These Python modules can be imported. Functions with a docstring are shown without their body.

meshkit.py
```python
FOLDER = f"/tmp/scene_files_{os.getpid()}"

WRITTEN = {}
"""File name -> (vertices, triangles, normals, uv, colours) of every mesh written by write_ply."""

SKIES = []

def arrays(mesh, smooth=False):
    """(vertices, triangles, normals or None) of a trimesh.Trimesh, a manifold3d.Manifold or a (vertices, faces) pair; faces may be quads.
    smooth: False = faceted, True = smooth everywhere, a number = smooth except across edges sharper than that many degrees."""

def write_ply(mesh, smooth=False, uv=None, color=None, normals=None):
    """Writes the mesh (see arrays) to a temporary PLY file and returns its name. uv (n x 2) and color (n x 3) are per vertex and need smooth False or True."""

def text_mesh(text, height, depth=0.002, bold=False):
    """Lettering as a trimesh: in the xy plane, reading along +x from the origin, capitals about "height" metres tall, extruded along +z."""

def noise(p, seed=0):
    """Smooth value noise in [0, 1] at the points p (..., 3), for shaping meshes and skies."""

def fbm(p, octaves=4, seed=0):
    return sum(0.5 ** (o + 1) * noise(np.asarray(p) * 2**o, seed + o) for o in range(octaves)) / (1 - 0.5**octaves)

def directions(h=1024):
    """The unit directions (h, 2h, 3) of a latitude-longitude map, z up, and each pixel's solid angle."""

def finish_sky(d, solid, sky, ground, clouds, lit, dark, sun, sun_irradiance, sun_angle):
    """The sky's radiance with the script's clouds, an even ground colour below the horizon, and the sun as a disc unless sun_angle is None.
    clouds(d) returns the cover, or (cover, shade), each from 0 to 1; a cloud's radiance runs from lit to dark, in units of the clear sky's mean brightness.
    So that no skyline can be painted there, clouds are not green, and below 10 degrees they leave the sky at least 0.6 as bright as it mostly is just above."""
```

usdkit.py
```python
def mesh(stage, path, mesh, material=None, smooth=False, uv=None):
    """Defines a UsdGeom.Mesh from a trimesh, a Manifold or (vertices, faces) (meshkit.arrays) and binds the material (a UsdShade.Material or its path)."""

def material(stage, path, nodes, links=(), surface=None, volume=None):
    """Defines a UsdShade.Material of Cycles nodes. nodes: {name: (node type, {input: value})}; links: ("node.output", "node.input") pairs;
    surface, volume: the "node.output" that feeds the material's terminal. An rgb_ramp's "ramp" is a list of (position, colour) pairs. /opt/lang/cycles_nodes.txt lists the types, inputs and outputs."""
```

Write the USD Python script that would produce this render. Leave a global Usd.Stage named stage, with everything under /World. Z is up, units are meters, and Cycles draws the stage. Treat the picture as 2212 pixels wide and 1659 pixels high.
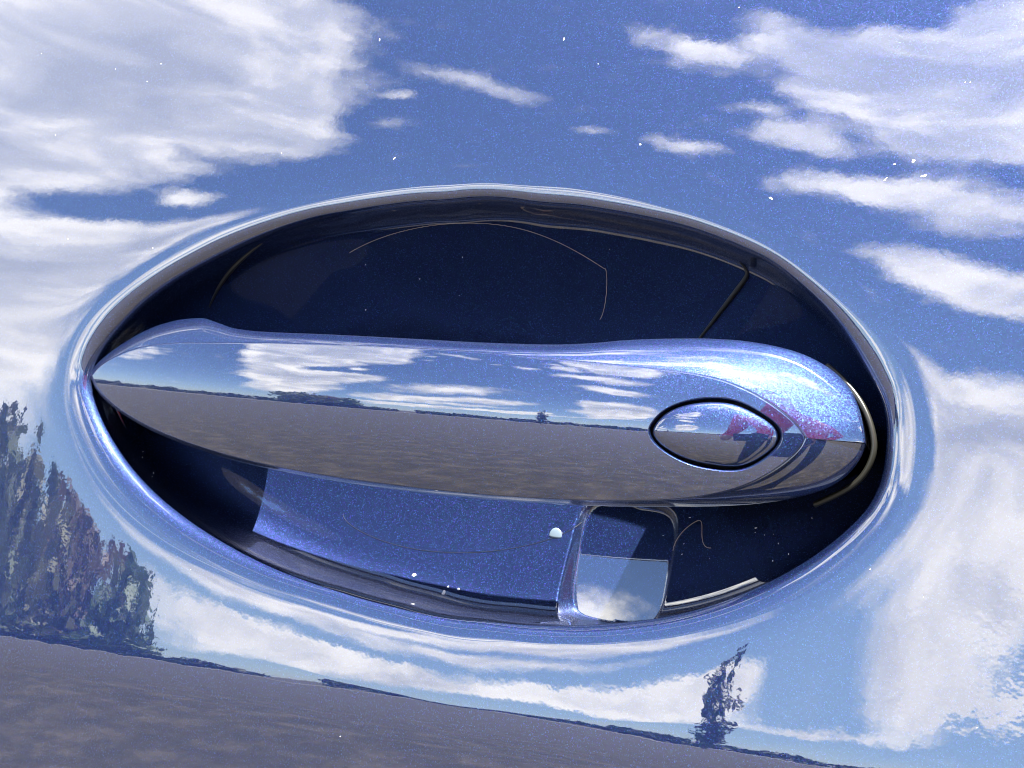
import math, numpy as np, trimesh, usdkit, meshkit
import manifold3d as m3
from scipy.interpolate import CubicSpline, PchipInterpolator
from scipy.spatial import Delaunay
from pxr import Usd, UsdGeom, UsdLux, UsdShade, Gf, Sdf, Vt
rng = np.random.default_rng(7)
stage = Usd.Stage.CreateInMemory()
UsdGeom.SetStageUpAxis(stage, 'Z'); UsdGeom.SetStageMetersPerUnit(stage, 1.0)
UsdGeom.Xform.Define(stage, '/World')
R = math.radians

# ------------------------------------------------------------------ camera
O = np.array([0, 0, .90])                    # middle of the door handle, 0.9 m above the road
TAU = R(5.0)                                # the door skin leans back, so that it faces a little upwards
U = np.array([1., 0, 0]); W = np.array([0, -math.cos(TAU), math.sin(TAU)]); V = np.array([0, math.sin(TAU), math.cos(TAU)])
ALPHA, DIST, ROLL, TX = R(27), .36, R(4.8), .40     # camera stands to the right of the handle, rolled a little; TX = tan(half the horizontal view)
CAM = O + DIST * np.array([math.sin(ALPHA), -math.cos(ALPHA), 0.0])
fwd = (O - CAM) / DIST
r0 = np.cross(fwd, [0, 0, 1.]); r0 /= np.linalg.norm(r0); u0 = np.cross(r0, fwd)
rgt = math.cos(ROLL) * r0 + math.sin(ROLL) * u0; upv = -math.sin(ROLL) * r0 + math.cos(ROLL) * u0
cam = UsdGeom.Camera.Define(stage, '/World/camera')
cam.CreateHorizontalApertureAttr(36.0); cam.CreateVerticalApertureAttr(27.0); cam.CreateFocalLengthAttr(18.0 / TX)
cam.CreateClippingRangeAttr((.01, 5000.0))
mtx = np.eye(4); mtx[0, :3] = rgt; mtx[1, :3] = upv; mtx[2, :3] = -fwd; mtx[3, :3] = CAM
cam.AddTransformOp().Set(Gf.Matrix4d(*mtx.ravel().tolist()))
EXPOSURE = 3.05
cam.CreateExposureAttr(EXPOSURE)

# door skin: height of the panel over its mid plane, in metres, at (x along the car, v up the door)
# how far the skin faces upwards (degrees) at each height on the door: full above the handle, nearly upright at it, flaring out again towards the swage line
LEAN_V = np.array([-.60, -.20, -.100, -.080, -.045, -.014, .037, .075, .20, .60]); LEAN = np.array([8.5, 10.2, 10.2, 9.2, 6.5, 4.8, 6.3, 8.3, 12.0, 17.0])
_v = np.linspace(-.6, .6, 4801); _lean = PchipInterpolator(LEAN_V, LEAN)(_v)
_k = np.exp(-(np.arange(-200, 201) / 70.) ** 2); _lean = np.convolve(np.pad(_lean, 200, mode='edge'), _k / _k.sum(), 'valid')
_h = -np.cumsum(np.tan(np.radians(_lean) - TAU)) * (_v[1] - _v[0]); _h -= np.interp(0, _v, _h)
skin_h = CubicSpline(_v, _h)
def rays(p):
    p = np.asarray(p, float)
    d = fwd + ((p[..., :1] - 1106) / 1106) * TX * rgt - ((p[..., 1:2] - 829.5) / 1106) * TX * upv
    return d / np.linalg.norm(d, axis=-1, keepdims=True)
def P(p, h):
    """plane coordinates (x, v, w) where the sight line of traced point p meets height h above the flat mid plane"""
    d = rays(p); h = np.broadcast_to(np.asarray(h, float), d.shape[:-1])
    t = (h - (CAM - O) @ W) / (d @ W)
    q = (CAM - O) + t[..., None] * d
    return np.stack([q @ U, q @ V, h], -1)
def world(q):
    q = np.asarray(q, float)
    return O + q[..., :1] * U + q[..., 1:2] * V + q[..., 2:3] * W
# the swage line low on the door: above it the panel sees sky, below it the road
cr_px = np.array([[-200, 1336], [0, 1368], [300, 1420], [700, 1486], [1100, 1551], [1500, 1615], [1790, 1662], [2400, 1762]], float) + [0, 25]
cr = P(cr_px, 0)
crease = np.polyfit(cr[:, 0], cr[:, 1], 2)
CW, CS = .0022, math.tan(R(9.5))
def base(x, v):
    s = np.polyval(crease, x) - v            # > 0 below the swage line
    z = np.clip(s / CW, -40, 40)
    return skin_h(np.clip(v, -.6, .6)) - CS * CW * np.log1p(np.exp(z)) - CS * np.maximum(s - 40 * CW, 0)
def Pd(p, dh=0.0):
    q = P(p, 0)
    for _ in range(4):
        q = P(p, base(q[..., 0], q[..., 1]) + dh)
    return q
def normal_at(x, v, fn, e=2e-4):
    gx = (fn(x + e, v) - fn(x - e, v)) / (2 * e); gv = (fn(x, v + e) - fn(x, v - e)) / (2 * e)
    n = np.stack([-gx, -gv, np.ones_like(gx)], -1)
    return n / np.linalg.norm(n, axis=-1, keepdims=True)
def dirw(q):
    return q[..., :1] * U + q[..., 1:2] * V + q[..., 2:3] * W
def sky_seen(p):
    """(azimuth, elevation) in degrees of the sky that the flat of the door mirrors at traced point p"""
    p = np.asarray(p, float); q = P(p, 0)
    n = dirw(normal_at(q[..., 0], q[..., 1], lambda x, v: skin_h(v)))
    d = rays(p); r = d - 2 * (d * n).sum(-1, keepdims=True) * n
    return np.stack([np.degrees(np.arctan2(r[..., 0], -r[..., 1])), np.degrees(np.arcsin(r[..., 2]))], -1)

# ------------------------------------------------------------------ sky and sun
SUN_EL, SUN_AZ = R(67), R(36)
sund = np.array([math.cos(SUN_EL) * math.sin(SUN_AZ), -math.cos(SUN_EL) * math.cos(SUN_AZ), math.sin(SUN_EL)])
sun = UsdLux.DistantLight.Define(stage, '/World/sun')
sun.CreateIntensityAttr(1.25); sun.CreateAngleAttr(.53); sun.CreateNormalizeAttr(True); sun.CreateColorAttr(Gf.Vec3f(1, .96, .9))
zx = np.cross([0, 1., 0], sund); zx /= np.linalg.norm(zx); zy = np.cross(sund, zx)
sm = np.eye(4); sm[0, :3] = zx; sm[1, :3] = zy; sm[2, :3] = sund
sun.AddTransformOp().Set(Gf.Matrix4d(*sm.ravel().tolist()))

# clouds: centre (traced in the mirror of the door), half length, half height (same units), turn in degrees, weight
CLOUDS = [
 (120, 130, 560, 260, 4, .9), (2150, 200, 420, 170, 8, .7),
 (330, 60, 560, 150, 4, 1.25), (480, 170, 400, 110, 6, 1.25), (200, 250, 520, 95, 5, 1.0), (560, 250, 250, 70, 4, .95), (590, 310, 190, 60, 0, .8), (660, 40, 150, 110, 0, .8),
 (130, 350, 400, 75, 4, 1.05), (425, 437, 105, 30, 3, .75), (60, 570, 560, 130, 3, 1.3), (300, 540, 420, 70, 3, 1.0), (-40, 760, 420, 160, 0, 1.2), (-200, 300, 300, 500, 0, 1.2),
 (1040, 182, 230, 26, 10, .62), (880, 210, 70, 20, 5, .5), (1490, 325, 140, 26, 8, .55), (1290, 288, 80, 20, 8, .42), (860, 270, 90, 22, 0, .3),
 (1480, 90, 150, 55, 14, .62), (1560, 120, 180, 55, 0, .55), (1720, 90, 170, 60, 30, .7), (1950, 130, 330, 75, 9, 1.1), (2060, 240, 420, 110, 10, 1.25), (1830, 200, 220, 60, 14, .75), (2210, 90, 190, 150, 0, 1.1),
 (1640, 235, 120, 26, 2, .5), (1760, 300, 180, 50, 12, .7), (2100, 320, 260, 60, 6, .7), (1850, 410, 260, 45, 3, .62), (2080, 440, 330, 75, 8, .72), (2010, 585, 250, 65, 14, .9), (2180, 640, 250, 60, 10, .8),
 (2120, 930, 290, 150, -12, 1.25), (1960, 880, 180, 120, 25, .9), (2020, 1120, 280, 200, 20, .95), (2180, 1240, 260, 90, -30, .8), (2260, 1010, 250, 200, 0, 1.0),
 (900, 1460, 800, 120, 5, .9), (560, 1330, 420, 130, 10, .85), (1330, 1520, 380, 130, 6, .9), (1530, 1430, 140, 190, 12, .8), (1950, 1480, 130, 180, 20, .55), (2150, 1600, 220, 80, 5, .8), (1760, 1640, 330, 50, 6, .6),
 (980, 700, 520, 120, 0, .7), (1250, 900, 420, 90, 4, .95), (700, 900, 420, 110, 2, 1.0), (1060, 1050, 500, 90, 3, .7)]
def build_sky():
    n, l = {}, []
    n['geo'] = ('texture_coordinate', {})
    n['dir'] = ('separate_xyz', {}); l.append(('geo.generated', 'dir.vector'))
    n['ny'] = ('math', {'math_type': 'multiply', 'value2': -1.0}); l.append(('dir.y', 'ny.value1'))
    n['az'] = ('math', {'math_type': 'arctan2'}); l += [('dir.x', 'az.value1'), ('ny.value', 'az.value2')]
    n['el'] = ('math', {'math_type': 'arcsine'}); l.append(('dir.z', 'el.value1'))
    n['ae'] = ('combine_xyz', {}); l += [('az.value', 'ae.x'), ('el.value', 'ae.y')]
    n['aed'] = ('vector_math', {'math_type': 'scale', 'scale': 180 / math.pi}); l.append(('ae.vector', 'aed.vector1'))   # degrees
    # ragged edges: warp the place by noise
    n['st'] = ('mapping', {'scale': (.15, .24, 1)}); l.append(('aed.vector', 'st.vector'))
    n['wn'] = ('noise_texture', {'scale': 1.0, 'detail': 6.0, 'roughness': .62}); l.append(('st.vector', 'wn.vector'))
    n['wc'] = ('vector_math', {'math_type': 'subtract', 'vector2': (.5, .5, .5)}); l.append(('wn.color', 'wc.vector1'))
    n['ws'] = ('vector_math', {'math_type': 'multiply', 'vector2': (5.0, 2.6, 0)}); l.append(('wc.vector', 'ws.vector1'))
    n['wp'] = ('vector_math', {'math_type': 'add'}); l += [('aed.vector', 'wp.vector1'), ('ws.vector', 'wp.vector2')]
    last = None
    for i, (cx, cy, a, b, ang, wgt) in enumerate(CLOUDS):
        c = sky_seen([cx, cy]); t = R(ang); e = 20.0
        ex = (sky_seen([cx + e * math.cos(t), cy + e * math.sin(t)]) - c) / e
        ey = (sky_seen([cx + e * math.sin(t), cy - e * math.cos(t)]) - c) / e
        ea, eb = np.hypot(*ex) * a, np.hypot(*ey) * b
        n[f'm{i}'] = ('mapping', {'mapping_type': 'texture', 'location': (c[0], c[1], 0), 'rotation': (0, 0, math.atan2(ex[1], ex[0])), 'scale': (ea, eb, 1)})
        n[f'g{i}'] = ('gradient_texture', {'gradient_type': 'spherical'})
        n[f's{i}'] = ('math', {'math_type': 'multiply_add', 'value2': wgt, 'value3': 0.0})
        l += [('wp.vector', f'm{i}.vector'), (f'm{i}.vector', f'g{i}.vector'), (f'g{i}.fac', f's{i}.value1')]
        if last: l.append((last, f's{i}.value3'))
        last = f's{i}.value'
    # the rest of the sky carries the same broken cloud
    n['gm'] = ('mapping', {'scale': (1.6, 1.6, 3.2)}); l.append(('geo.generated', 'gm.vector'))
    n['gn'] = ('noise_texture', {'scale': 1.7, 'detail': 5.0, 'roughness': .55}); l.append(('gm.vector', 'gn.vector'))
    n['gr'] = ('map_range', {'range_type': 'smoothstep', 'from_min': .47, 'from_max': .66, 'to_min': 0.0, 'to_max': .8, 'clamp': True}); l.append(('gn.fac', 'gr.value'))
    n['aa'] = ('math', {'math_type': 'absolute'}); l.append(('az.value', 'aa.value1'))
    n['far'] = ('map_range', {'range_type': 'smoothstep', 'from_min': R(52), 'from_max': R(75), 'to_min': 0.0, 'to_max': 1.0, 'clamp': True}); l.append(('aa.value', 'far.value'))
    n['hi'] = ('map_range', {'range_type': 'smoothstep', 'from_min': R(44), 'from_max': R(58), 'to_min': 0.0, 'to_max': 1.0, 'clamp': True}); l.append(('el.value', 'hi.value'))
    n['fm'] = ('math', {'math_type': 'maximum'}); l += [('far.result', 'fm.value1'), ('hi.result', 'fm.value2')]
    n['gx'] = ('math', {'math_type': 'multiply_add'}); l += [('gr.result', 'gx.value1'), ('fm.value', 'gx.value2'), (last, 'gx.value3')]
    n['fn'] = ('noise_texture', {'scale': 2.2, 'detail': 7.0, 'roughness': .6}); l.append(('st.vector', 'fn.vector'))
    n['fa'] = ('math', {'math_type': 'multiply_add', 'value2': .75, 'value3': -.375}); l.append(('fn.fac', 'fa.value1'))
    n['den'] = ('math', {'math_type': 'add'}); l += [('gx.value', 'den.value1'), ('fa.value', 'den.value2')]
    n['cov'] = ('map_range', {'range_type': 'smoothstep', 'from_min': .04, 'from_max': .66, 'to_min': 0.0, 'to_max': 1.0, 'clamp': True}); l.append(('den.value', 'cov.value'))
    n['shade_s2m'] = ('mapping', {'scale': (.55, .8, 1), 'location': (3.3, 1.7, 0)}); l.append(('st.vector', 'shade_s2m.vector'))
    n['shade_s2'] = ('noise_texture', {'scale': 1.6, 'detail': 6.0, 'roughness': .55, 'distortion': .6}); l.append(('shade_s2m.vector', 'shade_s2.vector'))
    n['shade_s3'] = ('math', {'math_type': 'multiply_add', 'value2': .16, 'value3': -.10}); l.append(('gx.value', 'shade_s3.value1'))
    n['shade_s4'] = ('math', {'math_type': 'add'}); l += [('shade_s2.fac', 'shade_s4.value1'), ('shade_s3.value', 'shade_s4.value2')]
    n['sh'] = ('rgb_ramp', {'ramp': [(.30, (1.12, 1.12, 1.11)), (.44, (1.0, 1.0, 1.0)), (.58, (.64, .67, .74)), (.74, (.46, .50, .59))]}); l.append(('shade_s4.value', 'sh.fac'))
    n['cl'] = ('mix', {'mix_type': 'multiply', 'fac': 1.0, 'color2': CLOUD}); l.append(('sh.color', 'cl.color1'))
    n['sky'] = ('sky_texture', {'sky_type': 'single_scattering', 'sun_disc': False, 'sun_elevation': SUN_EL, 'sun_rotation': math.atan2(sund[0], sund[1]), 'air_density': .55, 'aerosol_density': .3, 'ozone_density': 3.0})
    n['mx'] = ('mix', {'mix_type': 'mix'}); l += [('cov.result', 'mx.fac'), ('sky.color', 'mx.color1'), ('cl.color', 'mx.color2')]
    n['bg'] = ('background_shader', {'strength': .05}); l.append(('mx.color', 'bg.color'))
    return usdkit.material(stage, '/World/Looks/sky_air', n, l, surface='bg.background')
CLOUD = (11.3, 11.0, 10.3)
UsdGeom.Scope.Define(stage, '/World/Looks')
dome = UsdLux.DomeLight.Define(stage, '/World/sky')
UsdShade.MaterialBindingAPI.Apply(dome.GetPrim()).Bind(build_sky())

# ------------------------------------------------------------------ helpers
used = {}
def numbered(path):
    k = used.get(path, 0); used[path] = k + 1
    return path if k == 0 else f'{path}_{k:03d}'
def tag(o, label=None, cat=None, group=None, kind=None):
    p = o.GetPrim() if hasattr(o, 'GetPrim') else o
    for k, v in (('label', label), ('category', cat), ('group', group), ('kind', kind)):
        if v: p.SetCustomDataByKey(k, v)
    return p
def thing(name, label, cat, loc=(0, 0, 0), group=None):
    x = UsdGeom.Xform.Define(stage, numbered('/World/' + name)); x.AddTranslateOp().Set(Gf.Vec3d(*map(float, loc)))
    tag(x, label, cat, group); return x.GetPrim()
def origin(prim):
    m = UsdGeom.Xformable(prim).ComputeLocalToWorldTransform(Usd.TimeCode.Default())
    return np.array(m.ExtractTranslation())
def obj(name, mesh, mat, parent=None, smooth=False, normals=None, label=None):
    """one mesh; given in world coordinates, kept relative to its parent"""
    path = numbered((str(parent.GetPath()) if parent else '/World') + '/' + name)
    if hasattr(mesh, 'to_mesh'):
        a = mesh.to_mesh(); mesh = (a.vert_properties[:, :3], a.tri_verts)
    v, f = (np.array(mesh.vertices), np.array(mesh.faces)) if hasattr(mesh, 'vertices') else (np.asarray(mesh[0], float), np.asarray(mesh[1], int))
    if parent: v = v - origin(parent)
    g = usdkit.mesh(stage, path, (v, f), mat, smooth=False if normals is not None else smooth)
    if normals is not None:
        g.CreateNormalsAttr(Vt.Vec3fArray.FromNumpy(np.asarray(normals, np.float32))); g.SetNormalsInterpolation('vertex')
    if label: g.GetPrim().SetCustomDataByKey('label', label)
    return g.GetPrim()
def loft(rings, closed=True, cap_end=False, flip=False):
    rings = np.asarray(rings); k, n = rings.shape[:2]
    i, j = np.meshgrid(np.arange(k - 1), np.arange(n if closed else n - 1), indexing='ij')
    a = i * n + j; b = i * n + (j + 1) % n; c = b + n; d = a + n
    q = np.stack([a, b, c, d], -1).reshape(-1, 4)
    f = np.vstack([q[:, [0, 1, 2]], q[:, [0, 2, 3]]]); v = rings.reshape(-1, 3)
    if cap_end:
        m = len(v); v = np.vstack([v, rings[-1].mean(0)]); jj = np.arange(n)
        f = np.vstack([f, np.stack([(k - 1) * n + jj, (k - 1) * n + (jj + 1) % n, np.full(n, m)], -1)])
    return v, (f[:, ::-1] if flip else f)
def closed_curve(pts, n):
    pts = np.asarray(pts, float); pts = np.vstack([pts, pts[:1]])
    t = np.r_[0, np.cumsum(np.linalg.norm(np.diff(pts, axis=0), axis=1))]
    cs = CubicSpline(t, pts, bc_type='periodic')
    return cs(np.linspace(0, t[-1], n, endpoint=False))
def polar_curve(pts, c, th, sm=0):
    """closed outline through traced points, as radius over angle about c"""
    d = np.asarray(pts, float) - c; a = np.arctan2(d[:, 1], d[:, 0]); r = np.hypot(d[:, 0], d[:, 1])
    o = np.argsort(a); a, r = a[o], r[o]; keep = np.r_[True, np.diff(a) > .012]; a, r = a[keep], r[keep]
    cs = PchipInterpolator(np.r_[a[-6:] - 2 * np.pi, a, a[:6] + 2 * np.pi], np.r_[r[-6:], r, r[:6]])
    g = np.linspace(-np.pi, np.pi, 1440, endpoint=False); rr = cs(g)
    if sm:
        ft = np.fft.rfft(rr); k = np.arange(len(ft)); rr = np.fft.irfft(ft * np.exp(-(k / sm) ** 2), len(rr))
    rr = np.interp(th, np.r_[g, np.pi], np.r_[rr, rr[0]])
    return c + rr[:, None] * np.stack([np.cos(th), np.sin(th)], -1)
def tube(pts, rad, sides=8):
    pts = np.asarray(pts, float); t = np.gradient(pts, axis=0); t /= np.linalg.norm(t, axis=1, keepdims=True)
    rad = np.broadcast_to(rad, len(pts)); a = np.cross(t, W); a /= np.linalg.norm(a, axis=1, keepdims=True); b = np.cross(t, a)
    g = np.arange(sides) * 2 * np.pi / sides
    r = pts[:, None] + rad[:, None, None] * (np.cos(g)[None, :, None] * a[:, None] + np.sin(g)[None, :, None] * b[:, None])
    v, f = loft(r); m = len(v); v = np.vstack([v, pts[:1], pts[-1:]]); j = np.arange(sides); k = (len(pts) - 1) * sides
    return v, np.vstack([f, np.stack([(j + 1) % sides, j, np.full(sides, m)], -1), np.stack([k + j, k + (j + 1) % sides, np.full(sides, m + 1)], -1)])

# ------------------------------------------------------------------ materials
def paint(name, flake=1.0, base=(.0082, .0180, .070), coat_ior=2.4, rough=.49):
    n = {'g': ('geometry', {}),
         'v': ('voronoi_texture', {'scale': 4300.0}), 'v2': ('voronoi_texture', {'scale': 4300.0}),
         'c': ('vector_math', {'math_type': 'subtract', 'vector2': (.5, .5, .5)}), 's': ('vector_math', {'math_type': 'scale', 'scale': .26 * flake}),
         'a': ('vector_math', {'math_type': 'add'}), 'nn': ('vector_math', {'math_type': 'normalize'}),
         'hue': ('hsv', {'saturation': 1.0, 'value': 1.0, 'color': base}), 'hm': ('map_range', {'from_min': 0.0, 'from_max': 1.0, 'to_min': .465, 'to_max': .53}), 'sx': ('separate_xyz', {}), 
         'pk': ('map_range', {'from_min': .0, 'from_max': 1.0, 'to_min': .96, 'to_max': 3.0}),
         'pw': ('math', {'math_type': 'power', 'value2': 12.0}), 'op': ('noise_texture', {'scale': 330.0, 'detail': 2.0}), 'ob': ('bump', {'strength': 1.0, 'distance': 1.0e-6 * 4.2}), 'oh': ('math', {'math_type': 'multiply', 'value2': 1.0}),
         'p': ('principled_bsdf', {'metallic': .85, 'roughness': rough, 'coat_weight': 1.0, 'coat_roughness': .012, 'coat_ior': coat_ior, 'base_color': base})}
    l = [('g.position', 'v.vector'), ('g.position', 'v2.vector'), ('v.color', 'c.vector1'), ('c.vector', 's.vector1'), ('s.vector', 'a.vector1'), ('g.normal', 'a.vector2'), ('a.vector', 'nn.vector1'), ('nn.vector', 'p.normal'),
         ('v2.color', 'sx.vector'), ('sx.x', 'hm.value'), ('hm.result', 'hue.hue'), ('sx.y', 'pw.value1'), ('pw.value', 'pk.value'), ('pk.result', 'hue.value'), ('hue.color', 'p.base_color'),
         ('g.position', 'op.vector'), ('op.fac', 'ob.height'), ('ob.normal', 'p.coat_normal')]
    return usdkit.material(stage, '/World/Looks/' + name, n, l, surface='p.BSDF')
def plain(name, col, rough=.5, metallic=0.0, var=.0, scale=30., bump=0., **kw):
    n = {'g': ('geometry', {}), 'n': ('noise_texture', {'scale': scale, 'detail': 6.0, 'roughness': .6}), 'r': ('rgb_ramp', {'ramp': [(.3, tuple(np.array(col) * (1 - var))), (.7, tuple(np.array(col) * (1 + var)))]}),
         'p': ('principled_bsdf', {'roughness': rough, 'metallic': metallic, **kw})}
    l = [('g.position', 'n.vector'), ('n.fac', 'r.fac'), ('r.color', 'p.base_color')]
    if bump:
        n['b'] = ('bump', {'strength': 1.0, 'distance': bump}); l += [('n.fac', 'b.height'), ('b.normal', 'p.normal')]
    return usdkit.material(stage, '/World/Looks/' + name, n, l, surface='p.BSDF')
PAINT = paint('blue_metallic_paint')
BLACK = plain('black_rubber', (.012, .012, .013), .35, var=.2, scale=400)
GLOSSBLACK = plain('gloss_black_trim', (.012, .012, .009), .3)
BLACKPLASTIC = plain('black_plastic', (.002, .002, .0025), .95, var=.2, scale=500, specular_ior_level=0.0, ior=1.02)
DUST = plain('pale_dust', (.72, .72, .70), .9, var=.1, scale=900)
FIBRE = plain('tan_fibre', (.42, .33, .26), .8)
def asphalt():
    n = {'g': ('geometry', {}), 'a': ('noise_texture', {'scale': 6.5, 'detail': 8.0, 'roughness': .72}), 'b': ('noise_texture', {'scale': 60., 'detail': 3.0, 'roughness': .7}),
         'm': ('mix', {'mix_type': 'mix', 'fac': .2}), 'r': ('rgb_ramp', {'ramp': [(.36, (.004, .003, .0016)), (.5, (.017, .0134, .0080)), (.64, (.054, .044, .029))]}),
         'bp': ('bump', {'strength': .6, 'distance': .01}), 'p': ('principled_bsdf', {'roughness': .9})}
    l = [('g.position', 'a.vector'), ('g.position', 'b.vector'), ('a.fac', 'm.color1'), ('b.fac', 'm.color2'), ('m.color', 'r.fac'), ('r.color', 'p.base_color'), ('b.fac', 'bp.height'), ('bp.normal', 'p.normal')]
    return usdkit.material(stage, '/World/Looks/worn_asphalt', n, l, surface='p.BSDF')
def leaves(name, col):
    n = {'o': ('geometry', {}), 'h': ('hsv', {'color': col}), 'm': ('map_range', {'to_min': .5, 'to_max': 1.6}), 'p': ('principled_bsdf', {'roughness': .6}), 't': ('translucent_bsdf', {}), 'x': ('mix_closure', {'fac': .25})}
    l = [('o.random_per_island', 'm.value'), ('m.result', 'h.value'), ('h.color', 'p.base_color'), ('h.color', 't.color'), ('p.BSDF', 'x.closure1'), ('t.BSDF', 'x.closure2')]
    return usdkit.material(stage, '/World/Looks/' + name, n, l, surface='x.closure')
ASPHALT = asphalt()

# ------------------------------------------------------------------ the car door
door = thing('car_door', 'glossy blue metallic car door with an oval recess and a bar handle', 'car door', O - np.array([0, 0, .40]))
CEN = np.array([1060., 893.])
TH = np.linspace(-np.pi, np.pi, 900, endpoint=False)
E_px = [(823, 411), (690, 434), (561, 466), (497, 486), (432, 511), (368, 547), (303, 592), (239, 643), (190, 692), (161, 743), (145, 808), (143, 832), (145, 881), (158, 929), (177, 978), (203, 1026), (239, 1074), (281, 1116), (335, 1158), (400, 1197), (480, 1235), (561, 1268), (672, 1303), (806, 1343), (940, 1372), (1074, 1388), (1208, 1395), (1342, 1390), (1446, 1379), (1542, 1360), (1639, 1332), (1736, 1292), (1832, 1229), (1897, 1171), (1945, 1110), (1975, 1052), (1984, 987), (1984, 919), (1976, 855), (1955, 797), (1920, 750), (1871, 700), (1823, 656), (1774, 614), (1726, 576), (1656, 530), (1556, 485), (1406, 439), (1256, 408), (1106, 397), (1000, 396), (900, 402)]
I_px = [(206, 865), (232, 929), (271, 994), (335, 1065), (400, 1116), (497, 1174), (593, 1219), (690, 1252), (762, 1272), (895, 1308), (1029, 1332), (1163, 1346), (1253, 1350), (1342, 1345), (1446, 1331), (1575, 1294), (1671, 1252), (1768, 1194), (1832, 1142), (1881, 1088), (1908, 1020), (1916, 935), (1907, 871), (1874, 806), (1839, 748), (1791, 684), (1726, 622), (1662, 573), (1580, 536), (1477, 500), (1380, 478), (1284, 461), (1140, 446), (994, 442), (880, 450), (768, 466), (722, 473), (593, 508), (464, 563), (368, 617), (303, 666), (248, 724), (214, 772), (196, 818)]
LIPANG = R(80)
E = Pd(polar_curve(E_px, CEN, TH, 60))
LIPD = .0042
I = Pd(polar_curve(I_px, CEN, TH, 60), -LIPD)
ring_dir = (I - E)[:, :2]
SOFTA, SOFTL = .00022, .0045
def skin(xy, dist): return base(xy[:, 0], xy[:, 1]) - SOFTA * np.exp(-dist / SOFTL)
rings = []
# from far out in the panel down to the edge of the recess
far = Pd(np.stack([1106 + 2400 * np.cos(TH), 850 + 1350 * np.sin(TH)], -1) * 1.0)
hw, hh = .56, .36
for k, s in enumerate(np.r_[np.linspace(1, .12, 46)[:-1] ** 1.3, np.linspace(.12 ** 1.3, 0, 34)]):
    d = E[:, :2]; ang = np.arctan2(np.sin(TH), np.cos(TH))
    # outer edge of the pressed panel: a rounded rectangle
    ux, uy = np.cos(-TH), np.sin(-TH); sup = (np.abs(ux / hw) ** 8 + np.abs(uy / hh) ** 8) ** (-1 / 8)
    out = np.stack([ux * sup, uy * sup], -1)
    xy = d * (1 - s) + out * s
    rings.append(np.c_[xy, skin(xy, np.hypot(*(xy - d).T))])
nb = len(rings)
tt = np.linspace(0, 1, 400); ang_ = np.radians(PchipInterpolator([0, .05, .18, .34, .42, .55, .75, 1], [0, 3.6, 5.6, 8.2, 12, 22, 46, 80])(tt))
rx = np.r_[0, np.cumsum(np.cos(ang_[1:]))]; rz = np.r_[0, np.cumsum(np.sin(ang_[1:]))]; rz *= 1 / rx[-1]; rx /= rx[-1]
for t in np.linspace(0, 1, 44)[1:]:
    fr, dz_ = np.interp(t, tt, rx), np.interp(t, tt, rz)
    xy = E[:, :2] + ring_dir * fr
    rings.append(np.c_[xy, skin(E[:, :2], 0 * TH) * (1 - fr) + (base(I[:, 0], I[:, 1]) - SOFTA) * fr - LIPD * dz_ / rz[-1]])
lip = rings[-1]
RG = np.array(rings)
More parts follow.
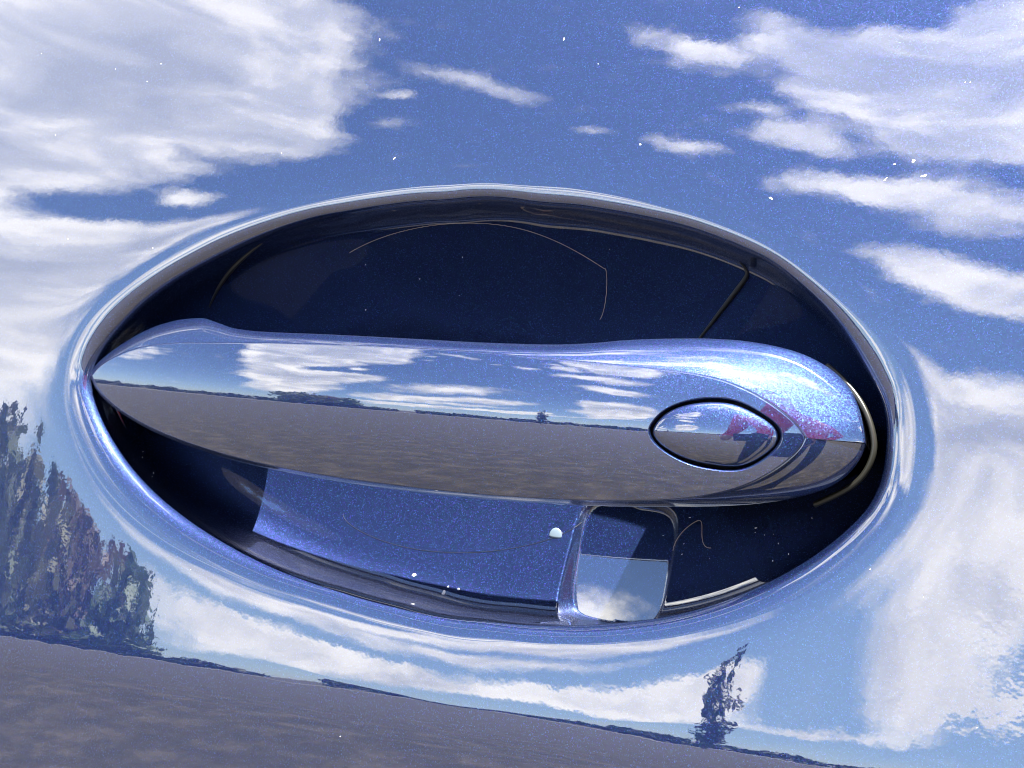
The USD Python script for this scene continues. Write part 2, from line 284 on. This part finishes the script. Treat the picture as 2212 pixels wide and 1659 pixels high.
# turned-back hem at the outer edge and a back sheet, so that the panel is a body
hem = RG[0].copy(); hem[:, 2] -= .012
v, f = loft(world(np.concatenate([hem[None], RG])), flip=True)
def grid_normals(G):
    du = np.roll(G, -1, 1) - np.roll(G, 1, 1); dv = np.gradient(G, axis=0)
    n = np.cross(du, dv); n /= np.maximum(np.linalg.norm(n, axis=-1, keepdims=True), 1e-15)
    return n * np.sign(n[..., 2:3].mean())
nr = grid_normals(RG)
nr[:30] = normal_at(RG[:30, :, 0], RG[:30, :, 1], base)
hn = nr[0] * .2; hn[:, :2] += out; hn /= np.linalg.norm(hn, axis=1, keepdims=True)
obj('door_panel', (v, f), PAINT, door, normals=dirw(np.concatenate([hn[None], nr])).reshape(-1, 3))
bk = np.stack([hem * [k, k, 1] for k in (1, .5, .02)]); bk[1:, :, 2] = -.06
obj('inner_panel', loft(world(bk), cap_end=True), BLACK, door, smooth=30)
# the cup behind the handle
ccen = np.array([lip[:, 0].mean(), -.006])           # a scoop: long slope down from the top, then a floor that rises gently to the lower lip
lang = np.arctan2(lip[:, 1] - ccen[1], (lip[:, 0] - ccen[0]) * .5)
upw = np.clip(np.sin(lang) * 1.25, 0, 1); upw = upw * upw * (3 - 2 * upw)
_r = np.linspace(0, 1, 600); _sl = PchipInterpolator([0, .18, .344, .557, .754, .93, .955, .975, 1], [0, 12, 21, 29, 36, 41, 46, 70, 84])(_r)
_d = np.tan(np.radians(_sl)) * .061 / 600; _d = np.cumsum(_d[::-1])[::-1]; DEPTH = _d[0]
ph = np.linspace(.02, np.pi / 2, 130); cup = []
for a in ph:
    rho = max(math.cos(a) ** (2 / 3.2), 1e-3)
    dup = np.interp(rho, _r, _d)
    dlo = (DEPTH - .0160 * rho ** 1.4) * math.sqrt(1 - rho ** 30)
    cup.append(np.c_[ccen + (lip[:, :2] - ccen) * rho, lip[:, 2] * rho + lip[:, 2].mean() * (1 - rho) - (dup * upw + dlo * (1 - upw))])
cup = np.array([lip] + cup)
rel = cup[0, :, :2] - ccen; rel /= np.linalg.norm(rel, axis=1, keepdims=True)
deep = np.clip((lip[None, :, 2] - cup[:, :, 2]) / .012, 0, 1); deep = deep * deep * (3 - 2 * deep)
far_ = np.clip(np.linalg.norm(cup[:, :, :2] - ccen, axis=2) / np.linalg.norm(lip[:, :2] - ccen, axis=1), 0, 1) ** 9
cup[:, :, :2] += (.0036 * deep * far_ * (1 - upw))[..., None] * rel          # the lower wall runs back under the lip
lft = cup[:, :, 0] < .026; fx = (cup[:, :, 0] - .026) / np.where(lft, .0150, .0140); fv = (cup[:, :, 1] + .047) / .0165
fr_ = (np.abs(fx) ** 5 + np.abs(fv) ** 5) ** .2
fm = np.clip((1.15 - fr_) / np.where(lft, .12, .16), 0, 1); fm = fm * fm * (3 - 2 * fm)
cup[:, :, 2] = cup[:, :, 2] * (1 - fm) + fm * (-.0362 + (cup[:, :, 1] + .046) * math.tan(R(-9.0)) + (cup[:, :, 0] - .026) * .03 - ((cup[:, :, 0] - .026) ** 2 + (cup[:, :, 1] + .046) ** 2) * 1.0)
cv, cf = loft(world(cup), cap_end=True, flip=True)
obj('handle_cup', (cv, cf), PAINT, door, smooth=True)
cup_tm = trimesh.Trimesh(cv, cf, process=False)
def on_cup(pts, lift=0.0):
    d = rays(np.asarray(pts, float)); tri = cv[cf]; out = []
    for r in d:
        e1 = tri[:, 1] - tri[:, 0]; e2 = tri[:, 2] - tri[:, 0]; h = np.cross(r, e2); a = (e1 * h).sum(1); a = np.where(np.abs(a) < 1e-14, 1e-14, a)
        s = CAM - tri[:, 0]; u_ = (s * h).sum(1) / a; q = np.cross(s, e1); v_ = (q @ r) / a; t = (e2 * q).sum(1) / a
        ok = (u_ >= -1e-6) & (v_ >= -1e-6) & (u_ + v_ <= 1 + 1e-6) & (t > 0)
        k = np.where(ok, t, 9e9).argmin(); nn = np.cross(e1[k], e2[k]); nn /= np.linalg.norm(nn); nn *= -np.sign(nn @ r)
        out.append(CAM + t[k] * r + nn * lift)
    return np.array(out)

# ------------------------------------------------------------------ the handle
def chain(pts):
    p = np.asarray(pts, float); return PchipInterpolator(p[:, 0], p[:, 1])
cover_up = [(200, 812), (215, 795), (245, 775), (285, 758), (330, 748), (400, 743), (560, 743), (700, 746), (850, 752), (1000, 761), (1150, 773), (1300, 787), (1400, 797), (1480, 807), (1550, 822), (1610, 845), (1660, 873), (1700, 903), (1725, 928), (1737, 946)]
cover_lo = [(200, 812), (212, 835), (240, 866), (280, 895), (330, 922), (400, 951), (480, 977), (580, 1002), (700, 1024), (850, 1045), (1000, 1062), (1150, 1073), (1300, 1079), (1400, 1079), (1480, 1074), (1550, 1063), (1610, 1045), (1660, 1020), (1700, 992), (1727, 965), (1737, 946)]
body_up = [(194, 812), (206, 790), (235, 763), (270, 739), (310, 716), (350, 700), (400, 689), (435, 687), (470, 697), (505, 709), (560, 716), (700, 722), (900, 732), (1050, 740), (1200, 744), (1280, 741), (1350, 735), (1420, 732), (1500, 731), (1580, 734), (1650, 743), (1720, 760), (1780, 788), (1825, 826), (1855, 880), (1866, 930), (1869, 956)]
body_lo = [(194, 812), (206, 840), (236, 873), (278, 903), (330, 932), (400, 961), (480, 987), (580, 1012), (700, 1035), (850, 1057), (1000, 1074), (1150, 1086), (1300, 1093), (1400, 1095), (1500, 1095), (1600, 1091), (1700, 1079), (1770, 1061), (1820, 1035), (1852, 1000), (1866, 970), (1869, 956)]
NU = 240
def outline(up, lo):
    cu, cl = chain(up), chain(lo); a, b = up[0][0], up[-1][0]
    t = (1 - np.cos(np.linspace(0, np.pi, NU + 1))) / 2; x = a + (b - a) * t
    return np.concatenate([np.stack([x, cu(x)], -1), np.stack([x, cl(x)], -1)[::-1][1:-1]])
spine = np.polyfit([330, 620, 1000, 1400, 1560, 1866], [840, 866, 901, 934, 944, 955], 2)
s0 = P([[1085, 880]], .016)[0]
RVV, TILT = .061, R(4.2)
def yh(px): return np.polyval(spine, px)
sp_x = np.linspace(150, 1900, 60); spq = P(np.stack([sp_x, yh(sp_x)], -1), .012)
spv = np.polyfit(spq[:, 0], spq[:, 1], 2)
H0 = .0205
def front(x, v):
    """height of the bowed, domed front of the handle over the flat plane"""
    s = x + .0105; d = v - np.polyval(spv, x) - RVV * math.tan(TILT)
    return H0 - 1.25 * s ** 2 - 1.8 * s ** 3 - d ** 2 / (2 * RVV)
def Pf(p, off=0.0):
    q = P(p, .01)
    for _ in range(8): q = P(p, front(q[..., 0], q[..., 1]) + off)
    return q
cov = outline(cover_up, cover_lo); bod = outline(body_up, body_lo)
px = bod[:, 0]
covq = Pf(cov, -.0007)
# how far the shoulder drops from the edge of the front to the outline of the body
upper = bod[:, 1] < yh(px)
gap = np.linalg.norm(bod - cov, axis=1) * 1.35e-4; vert = np.abs(bod - cov)[:, 1] * 1.35e-4 / np.maximum(gap, 1e-9)
drop = np.where(upper, .0012, .002) + gap * (.40 + .65 * vert ** 2)
bodq = P(bod, covq[:, 2] - drop)
br = []
inner = np.stack([cov[:, 0] * .2 + .8 * np.clip(cov[:, 0], 500, 1500), yh(cov[:, 0]) * .8 + .2 * cov[:, 1]], -1)
for k in np.linspace(0, 1, 14)[:-1]:
    br.append(Pf(inner * (1 - k) + cov * k, -.0007 - .0040 * (1 - k ** 6)))
for k in np.linspace(0, 1, 18):
    pp = cov * (1 - k) + bod * k
    hh_ = covq[:, 2] - drop * (k * .55 + .45 * k * k)
    br.append(P(pp, hh_))
# round over to the back
def sm(a, b, x): t = np.clip((x - a) / (b - a), 0, 1); return t * t * (3 - 2 * t)
legs = np.maximum(1 - sm(415, 535, px), sm(1370, 1440, px))
back = np.minimum(.002 - .036 * legs, bodq[:, 2] - .004)
tip = sm(190, 330, px)
back = back * tip + (bodq[:, 2] - .006) * (1 - tip)
mid = bodq[:, :2].copy(); axis_v = np.polyval(spv, mid[:, 0])
for k in np.linspace(0, 1, 12)[1:]:
    a = k * np.pi / 2
    h = bodq[:, 2] + (back - bodq[:, 2]) * (1 - math.cos(a)); inset = .0045 * math.sin(a) ** 2
    vv = mid[:, 1] + np.sign(axis_v - mid[:, 1]) * np.minimum(np.abs(axis_v - mid[:, 1]), inset)
    br.append(np.c_[mid[:, 0], vv, h])
last = br[-1]
for k in (.5, .97): br.append(np.c_[last[:, 0], last[:, 1] * (1 - k) + axis_v * k, last[:, 2]])
ns = 13 + 18
bv, bf = loft(world(np.array(br[:ns + 2])))
handle = obj('pull_handle', (bv, bf), PAINT, door, smooth=50)
obj('handle_back', loft(world(np.array(br[ns + 1:]))), BLACKPLASTIC, handle, smooth=50)

# front cover with the hole for the lock button
but_out = [(1399, 932), (1408, 910), (1432, 886), (1470, 868), (1510, 859), (1545, 857), (1582, 861), (1615, 873), (1645, 890), (1672, 909), (1688, 928), (1691, 946), (1684, 964), (1664, 985), (1636, 1004), (1606, 1016), (1572, 1019), (1538, 1016), (1500, 1008), (1462, 993), (1428, 972), (1406, 950)]
bo = closed_curve(but_out, 200); bc = bo.mean(0)
def shrink(k): return bc + (bo - bc) * (1 - k / np.hypot(*(bo - bc).T))[:, None]
def fill(outer, holes, fn, step, nrm):
    """triangles between outlines (traced units), on the surface fn"""
    import shapely
    poly = shapely.Polygon(outer, [h for h in holes]); x0, y0, x1, y1 = poly.bounds
    gx, gy = np.meshgrid(np.arange(x0, x1, step), np.arange(y0, y1, step)); g = np.stack([gx.ravel(), gy.ravel()], -1)
    g = g[shapely.contains_xy(poly.buffer(-step * .45), g[:, 0], g[:, 1])]
    p = np.vstack([outer] + holes + [g]); tri = Delaunay(p).simplices; c = p[tri].mean(1)
    tri = tri[shapely.contains_xy(poly, c[:, 0], c[:, 1])]
    q = fn(p); w_ = world(q); nf = np.cross(w_[tri[:, 1]] - w_[tri[:, 0]], w_[tri[:, 2]] - w_[tri[:, 0]]) @ W
    tri = np.where((nf > 0)[:, None], tri, tri[:, ::-1])
    return q, tri
q, tri = fill(cov, [bo[::-1]], Pf, 9.0, None)
n0 = dirw(normal_at(q[:, 0], q[:, 1], front))
edge = cov; er = [Pf(edge)]
cen_ = np.stack([cov[:, 0], yh(cov[:, 0])], -1)
outv = edge - cen_; outv /= np.maximum(np.linalg.norm(outv, axis=1, keepdims=True), 1e-6)
for k in np.linspace(0, np.pi / 2, 5)[1:]:
    er.append(P(edge + outv * 3.5 * math.sin(k), er[0][:, 2] - .0011 * (1 - math.cos(k))))
ev, ef = loft(world(np.array(er)))
cm_v = np.vstack([world(q), ev]); cm_f = np.vstack([tri, ef + len(q)])
en = grid_normals(np.array(er)); en[0] = normal_at(er[0][:, 0], er[0][:, 1], front)
obj('handle_cover', (cm_v, cm_f), PAINT, handle, normals=np.vstack([n0, dirw(en).reshape(-1, 3)]))
# bevel of the hole, gasket and button
hr = []
for k in np.linspace(0, 1, 7): hr.append(Pf(shrink(6 * k), -.0012 * k ** 1.6))
obj('button_bezel', loft(world(np.array(hr)), flip=True), PAINT, handle, smooth=True)
hr = [Pf(shrink(5.5), -.0010), Pf(shrink(6.5), -.0030), Pf(shrink(13), -.0034), Pf(shrink(22), -.0030)]
obj('button_gasket', loft(world(np.array(hr)), flip=True), BLACK, handle, smooth=True)
bi = shrink(11.5); bq0 = Pf(bc[None])[0]; 
def button(p):
    q = Pf(p); d = (p - bc) * 1.33e-4
    rr = np.hypot(p[:, 0] - bc[0], p[:, 1] - bc[1]); a = np.arctan2(p[:, 1] - bc[1], p[:, 0] - bc[0])
    e = np.arctan2(bi[:, 1] - bc[1], bi[:, 0] - bc[0]); o = np.argsort(e); lim = np.interp(a, e[o], np.hypot(*(bi[o] - bc).T), period=2 * np.pi)
    k = np.clip(rr / lim, 0, 1)
    h = .0012 * (1 - k ** 2) + .0009 * np.sqrt(np.clip(1 - k ** 10, 0, 1)) - .0009
    return P(p, q[:, 2] + h)
ks = np.r_[np.linspace(.02, .85, 18), np.linspace(.87, 1, 16)]
brr = [button(bc + (bi - bc) * k) for k in ks]; low = brr[-1].copy(); low[:, 2] -= .003; brr = brr[::-1]
bv2, bf2 = loft(world(np.array([low] + brr)), cap_end=True, flip=True)
obj('lock_button', (bv2, bf2), PAINT, handle, smooth=True)
# dark seal round the right foot of the handle
seal = CubicSpline(np.arange(8), [(1786, 790), (1832, 832), (1868, 885), (1886, 940), (1885, 985), (1862, 1030), (1820, 1062), (1760, 1090)])(np.linspace(0, 7, 60))
sq = world(P(seal, np.interp(seal[:, 0], [1740, 1890], [-.010, -.004])))
obj('end_seal', tube(sq, .0008, 12), GLOSSBLACK, handle, smooth=True)

# ------------------------------------------------------------------ small things in and round the cup
film = obj('protective_film', tube(on_cup(CubicSpline(np.arange(6), [(755, 546), (840, 508), (960, 484), (1100, 489), (1220, 530), (1305, 580)])(np.linspace(0, 5, 60)), 5e-5), .00006, 5), FIBRE, door)
obj('film_edge', tube(on_cup(CubicSpline(np.arange(4), [(1305, 580), (1311, 600), (1308, 650), (1296, 690)])(np.linspace(0, 3, 20)), 5e-5), .00007, 5), FIBRE, film)
obj('film_edge', tube(on_cup(CubicSpline(np.arange(7), [(742, 1110), (780, 1148), (880, 1183), (1000, 1194), (1110, 1184), (1200, 1160), (1256, 1128)])(np.linspace(0, 6, 60)), 5e-5), .00008, 5), BLACK, film)

for pts in ([(566, 525), (520, 562), (482, 606), (452, 664)], [(1600, 566), (1614, 592), (1594, 624), (1545, 688), (1502, 742)]):
    p_ = np.asarray(pts, float); c_ = CubicSpline(np.arange(len(p_)), p_)(np.linspace(0, len(p_) - 1, 40))
    obj('cup_seam', tube(on_cup(c_, .0002), .0007 * np.sin(np.linspace(.25, np.pi - .25, 40)), 10), BLACK, door, smooth=True)
bub = on_cup([(1200, 1158)], .0)[0]; bb = trimesh.creation.icosphere(3, 1); bb.vertices[:, 1] = np.where(bb.vertices[:, 1] < 0, bb.vertices[:, 1] * .3, bb.vertices[:, 1]); bb.vertices *= [.0021, .0025, .0005]
Mb = np.eye(4); Mb[:3, 0], Mb[:3, 1], Mb[:3, 2], Mb[:3, 3] = U, V, W, bub; bb.apply_transform(Mb)
obj('film_bubble', bb, plain('film_bubble_skin', (.08, .11, .14), .4), film, smooth=True)
def speck(at, nrm, size, seed, name='dirt_speck', mat=DUST, long=1.0, turn=0.0):
    t = trimesh.creation.icosphere(1, 1.0); g_ = np.random.default_rng(seed); t.vertices *= g_.uniform(.55, 1.25, (len(t.vertices), 1))
    c, s_ = math.cos(turn), math.sin(turn); a_ = U * c + V * s_; b_ = -U * s_ + V * c
    vv = at + t.vertices[:, :1] * a_ * size * long + t.vertices[:, 1:2] * b_ * size + t.vertices[:, 2:] * nrm * size * .3
    obj(name, (vv, np.array(t.faces)), mat, door)
for k, (x_, y_, sz_, lg, tn) in enumerate([(895, 1243, 7, 1.5, .6), (957, 1283, 6, 2.6, 1.1), (991, 1273, 5, 1.2, 0), (968, 1268, 4, 1.3, .8)]):
    speck(on_cup([(x_, y_)], .0001)[0], W, sz_ * .8e-4, k, long=lg, turn=tn)
for k, (x_, y_, sz_, lg, tn) in enumerate([(1973, 348, 7, 1.4, 1.4), (1995, 380, 6, 2.6, .3), (1913, 387, 4, 3.0, .8), (1218, 85, 4, 2.2, 1.4), (820, 86, 4, 2.2, 1.6), (852, 342, 3, 3.2, .9), (1383, 312, 4, 1.4, 0), (1665, 428, 4, 2.6, -.5), (1932, 355, 3, 2.4, 0), (1596, 16, 3, 1, 0), (1292, 138, 2.5, 1, 0), (2085, 178, 3, 1, 0), (2096, 178, 3, 1, 0), (120, 292, 3, 1, 0), (348, 138, 3, 1, 0), (318, 176, 3, 1, 0), (90, 116, 2.5, 1, 0), (250, 149, 2.5, 1, 0), (608, 331, 3, 1, 0), (330, 536, 2.5, 1, 0), (147, 516, 3, 1, 0), (412, 2230 - 1000, 2.5, 1, 0), (735, 1611 - 20, 3, 1, 0), (2110, 1572, 3, 1, 0), (1880, 1230, 2.5, 1, 0), (1995, 1290, 2.5, 1, 0)]):
    q_ = Pd([[x_, y_]]); speck(world(q_)[0], W, sz_ * .55e-4, 50 + k, long=lg, turn=tn)
g_ = np.random.default_rng(11)
for k in range(26):
    x_, y_ = (g_.uniform(1420, 1780), g_.uniform(1110, 1240)) if k % 2 else (g_.uniform(560, 1500), g_.uniform(500, 700)) if k % 4 else (g_.uniform(300, 520), g_.uniform(960, 1100))
    speck(on_cup([(x_, y_)], .0001)[0], W, g_.uniform(1.6, 3.2) * .5e-4, 200 + k, long=g_.uniform(1, 2.6), turn=g_.uniform(0, 3))
hair_px = CubicSpline(np.arange(6), [(1455, 1190), (1470, 1155), (1495, 1132), (1515, 1127), (1517, 1160), (1536, 1184)])(np.linspace(0, 5, 50))
obj('hair_fibre', tube(on_cup(hair_px, .0002), .00008, 5), FIBRE, door)

# ------------------------------------------------------------------ the place that the paint mirrors
gm = trimesh.creation.box([900, 900, .2]); gm.apply_translation([0, 0, -.1])
tag(obj('ground', gm, ASPHALT), 'grey worn asphalt of a wide car park', None, None, 'structure')

def placed(pxy, dist):
    az = R(sky_seen(pxy)[0]); return np.array([math.sin(az) * dist, -math.cos(az) * dist, 0]), sky_seen(pxy)[1]
def leaf_crown(c, rad, n, size, seed, lumps=14):
    g = np.random.default_rng(seed); c = np.asarray(c, float); rad = np.asarray(rad, float)
    k = g.normal(size=(lumps, 3)); k /= np.linalg.norm(k, axis=1, keepdims=True); k = c + k * rad * g.uniform(.35, .85, (lumps, 1))
    who = g.integers(0, lumps, n); p = g.normal(size=(n, 3)); p /= np.linalg.norm(p, axis=1, keepdims=True)
    p = k[who] + p * rad * .42 * g.uniform(.5, 1.05, (n, 1))
    a = g.normal(size=(n, 3)); a /= np.linalg.norm(a, axis=1, keepdims=True); b = np.cross(a, g.normal(size=(n, 3))); b /= np.linalg.norm(b, axis=1, keepdims=True)
    sz = size * g.uniform(.6, 1.3, (n, 1))
    v = np.stack([p - a * sz, p - b * sz * .5, p + a * sz, p + b * sz * .5], 1).reshape(-1, 3); i = np.arange(n)[:, None] * 4
    return v, np.vstack([i + [0, 1, 2], i + [0, 2, 3]])
BARK = plain('bark', (.10, .075, .055), .9, var=.3, scale=8)
def limbed(base_, h, r, seed, n=6, up=.55):
    g = np.random.default_rng(seed); parts = []
    def seg(a, b, r1, r2):
        q = np.array([a + (b - a) * t for t in np.linspace(0, 1, 5)]); q[1:-1] += g.normal(size=(3, 3)) * r1 * .3; parts.append(trimesh.Trimesh(*tube(q, np.linspace(r1, r2, 5), 7)))
    top = base_ + np.array([0, 0, h]); seg(base_, top, r, r * .25)
    for k in range(n):
        st = base_ + (top - base_) * (up * .6 + (1 - up * .6) * k / n); w = k * 2.4 + g.uniform(0, .6); seg(st, st + np.array([math.cos(w), math.sin(w), .8]) * h * .28, r * .4, r * .1)
    return trimesh.util.concatenate(parts)
def tree(name, label, at, h, w, col, seed, n=7000, trunk=.3, cat='tree', leaf=.16, group=None, limbs=6, lumps=22):
    t = thing(name, label, cat, at, group)
    obj('trunk', limbed(np.asarray(at), h * .8, h * .018, seed, limbs), BARK, t, smooth=40)
    obj('crown', leaf_crown(np.asarray(at) + [0, 0, h * (trunk + (1 - trunk) / 2)], (w / 2, w / 2, h * (1 - trunk) / 2), n, leaf, seed, lumps), leaves(f'leaves_{seed}', col), t)
for k, (pp, dist, wid, col, lab) in enumerate([
    ((-40, 850), 60, 8.5, (.16, .20, .11), 'tallest dark green tree of the reflected clump, at its outer left end'),
    ((95, 900), 62, 5.5, (.26, .26, .15), 'olive green tree beside the tallest tree of the reflected clump'),
    ((200, 985), 64, 5.5, (.25, .19, .15), 'reddish brown tree in the middle of the reflected clump'),
    ((310, 1120), 61, 4.5, (.17, .25, .15), 'lowest green tree at the inner right edge of the reflected clump')]):
    at, el = placed(pp, dist); tree('broadleaf_tree', lab, at, .9 + dist * math.tan(R(el)), wid, col, 20 + k, n=1100, trunk=.05, leaf=.36)
at, el = placed((1560, 1500), 45)
tree('columnar_tree', 'tall thin dark tree standing alone, mirrored below the right end of the recess', at, .9 + 45 * math.tan(R(sky_seen((1640, 1150))[1])), 1.3, (.09, .10, .08), 41, n=520, trunk=.04, leaf=.2, limbs=0, lumps=26)
# far belt of trees round the car park
g = np.random.default_rng(3); vs, fs, n0_ = [], [], 0
for k in range(420):
    az = R(g.uniform(-115, 115)); d = g.uniform(62, 78); hgt = g.uniform(1.2, 2.0)
    v, f = leaf_crown((math.sin(az) * d, -math.cos(az) * d, hgt * .48), (2.0, 2.0, hgt * .5), 90, .45, 500 + k, 5); vs.append(v); fs.append(f + n0_); n0_ += len(v)
tag(obj('far_trees', (np.vstack(vs), np.vstack(fs)), leaves('far_leaves', (.04, .055, .03))), 'low dark belt of trees along the horizon beyond the asphalt', 'trees', None, 'stuff')
az = np.linspace(R(-120), R(120), 120); rr_ = np.array([47., 47., 55., 55.]); zz_ = np.array([0., .04, .04, .04])
pv = np.stack([np.c_[np.sin(a) * rr_, -np.cos(a) * rr_, zz_] for a in az])
v, f = loft(pv, closed=False); tag(obj('pavement', (v, f), plain('pale_concrete', (.10, .095, .085), .9, var=.12, scale=2)), 'pale concrete strip in front of the far trees', None, None, 'structure')

# the photographer, mirrored in the right end of the handle
RED = plain('red_cloth', (.60, .012, .014), .85, var=.25, scale=9, bump=.02)
DARKCLOTH = plain('dark_trousers', (.02, .022, .03), .9, var=.2, scale=30)
SKIN = plain('skin', (.55, .34, .25), .55, var=.08, scale=30, subsurface_weight=.1)
HAIR = plain('dark_hair', (.03, .02, .015), .6, var=.4, scale=60)
def hull_chain(joints, bones, edge=.02, rounds=8):
    out = []
    for a, b in bones:
        sp = [m3.Manifold.sphere(joints[k][1], 20).translate(list(map(float, joints[k][0]))) for k in (a, b)]
        out.append(m3.Manifold.batch_hull(sp))
    m = m3.Manifold.batch_boolean(out, m3.OpType.Add).refine_to_length(edge).to_mesh()
    t = trimesh.Trimesh(m.vert_properties[:, :3], m.tri_verts, process=True)
    trimesh.smoothing.filter_taubin(t, iterations=rounds); return t
B0 = np.array([.50, -.58, 0.]); fdir = np.array([-.55, .835, 0]); sdir = np.array([fdir[1], -fdir[0], 0])   # sdir: the person's right
def b(f_, s_, z): return B0 + fdir * f_ + sdir * s_ + np.array([0, 0, z])
PH = CAM - fwd * .0115 + rgt * .060 - upv * .022     # the phone, its lens at the camera
J = {'pel': (b(0, 0, .95), .145), 'wst': (b(.0, 0, 1.10), .13), 'chL': (b(.02, -.08, 1.30), .125), 'chR': (b(.02, .08, 1.30), .125), 'shL': (b(.02, -.185, 1.40), .06), 'shR': (b(.02, .185, 1.40), .06), 'nkb': (b(.02, 0, 1.44), .07)}
ha = PH + rgt * .080 + upv * -.012 - fwd * .012; hb = b(.16, -.27, .83)
R_, L_ = ('R', ha), ('L', hb)
J['elR'] = (b(.06, .27, 1.12), .047); J['elL'] = (b(-.02, -.27, 1.10), .047)
for kk, h_ in (R_, L_):
    e_ = J['el' + kk][0]; J['wr' + kk] = (h_ + (e_ - h_) / np.linalg.norm(e_ - h_) * .075, .034)
person = thing('person', 'person in a red long sleeved top and dark trousers holding up a phone', 'person', B0)
legs_ = {'hp': (b(0, 0, .93), .15)}
for kk, s_ in (('R', .1), ('L', -.1)):
    legs_['h' + kk] = (b(0, s_, .90), .10); legs_['k' + kk] = (b(.04, s_ * 1.15, .49), .065); legs_['a' + kk] = (b(-.01, s_ * 1.25, .10), .045)
body = {'neck': (b(.03, 0, 1.46), .055), 'head': (b(.06, 0, 1.61), .088), 'crown': (b(.035, 0, 1.66), .09), 'jaw': (b(.10, 0, 1.545), .05), 'nose': (b(.152, 0, 1.60), .012), 'nb': (b(.14, 0, 1.635), .010)}
bones = [('neck', 'head'), ('head', 'crown'), ('head', 'jaw'), ('nose', 'nb')]
for s_ in (-1, 1): body[f'ear{s_}'] = (b(.04, s_ * .088, 1.60), .018); body[f'er{s_}'] = (b(.04, s_ * .07, 1.62), .02); bones.append((f'ear{s_}', f'er{s_}'))
for kk, h_ in (R_, L_):
    sg = 1 if kk == 'R' else -1; e_ = J['wr' + kk][0]
    body['w' + kk] = (e_, .027); body['p' + kk] = (h_, .026); bones.append(('w' + kk, 'p' + kk))
    body['e' + kk] = (J['el' + kk][0], .03); body['s' + kk] = (J['sh' + kk][0], .035); body['c' + kk] = (J['ch' + kk][0], .06); bones += [('w' + kk, 'e' + kk), ('e' + kk, 's' + kk), ('s' + kk, 'c' + kk), ('c' + kk, 'neck')]
    hr_, hu_, hf_ = (rgt, upv, fwd) if kk == 'R' else (np.array([0, 0, 1.]), fdir, -sdir)      # the left hand hangs at the side
    for q_ in range(4):
        o = h_ + hu_ * (.028 - .019 * q_); m_ = o - hr_ * sg * .03 - hf_ * .012; e2 = m_ - hr_ * sg * (.028 - .004 * abs(q_ - 1)) + hf_ * .0
        for nm, pt, rr in (('a', o, .0095), ('b', m_, .009), ('c', e2, .008)): body[f'f{kk}{q_}{nm}'] = (pt, rr)
        bones += [(f'f{kk}{q_}a', f'f{kk}{q_}b'), (f'f{kk}{q_}b', f'f{kk}{q_}c')]
    body[f't{kk}a'] = (h_ + hu_ * .025, .012); body[f't{kk}b'] = (h_ + hu_ * .05 - hr_ * sg * .025 - hf_ * .006, .010); bones.append((f't{kk}a', f't{kk}b'))
obj('body', hull_chain(body, bones, .006, 4), SKIN, person, smooth=True)
obj('red_top', hull_chain(J, [('pel', 'wst'), ('wst', 'chL'), ('wst', 'chR'), ('chL', 'chR'), ('chL', 'shL'), ('chR', 'shR'), ('shL', 'nkb'), ('shR', 'nkb'), ('chL', 'nkb'), ('chR', 'nkb'), ('shR', 'elR'), ('shL', 'elL'), ('elR', 'wrR'), ('elL', 'wrL')], .018), RED, person, smooth=True)
obj('trousers', hull_chain(legs_, [('hp', 'hR'), ('hp', 'hL'), ('hR', 'kR'), ('hL', 'kL'), ('kR', 'aR'), ('kL', 'aL')], .02), DARKCLOTH, person, smooth=True)
for s_ in (-.125, .125):
    obj('shoe', hull_chain({'a': (b(-.04, s_, .045), .045), 'b': (b(.12, s_, .038), .038), 'c': (b(.0, s_, .08), .045)}, [('a', 'b'), ('c', 'a'), ('c', 'b')], .02, 3), DARKCLOTH, person, smooth=True)
obj('hair', hull_chain({'a': (b(.01, 0, 1.66), .098), 'b': (b(.05, 0, 1.70), .085), 'c': (b(-.02, 0, 1.58), .08)}, [('a', 'b'), ('a', 'c')], .012, 2), HAIR, person, smooth=True)
for s_ in (-1, 1): obj('eye', trimesh.creation.icosphere(2, .013).apply_translation(b(.137, s_ * .032, 1.625)), plain('eye', (.03, .02, .02), .1) if s_ < 0 else '/World/Looks/eye', person, smooth=True)
obj('mouth', hull_chain({'a': (b(.146, -.02, 1.555), .006), 'b': (b(.15, 0, 1.555), .008), 'c': (b(.146, .02, 1.555), .006)}, [('a', 'b'), ('b', 'c')], .004, 1), plain('lips', (.4, .16, .14), .5), person, smooth=True)
phone = thing('phone', 'dark slab phone held up in both hands by the photographer', 'phone', PH)
pb = trimesh.creation.box([.150, .074, .0078]); M4 = np.eye(4); M4[:3, 0], M4[:3, 1], M4[:3, 2], M4[:3, 3] = rgt, upv, -fwd, PH - fwd * 0
pb.apply_transform(M4); obj('case', pb, plain('phone_case', (.02, .02, .022), .3), phone)
sc = trimesh.creation.box([.142, .067, .001]); M4[:3, 3] = PH - fwd * .0044; sc.apply_transform(M4); obj('screen', sc, GLOSSBLACK, phone)
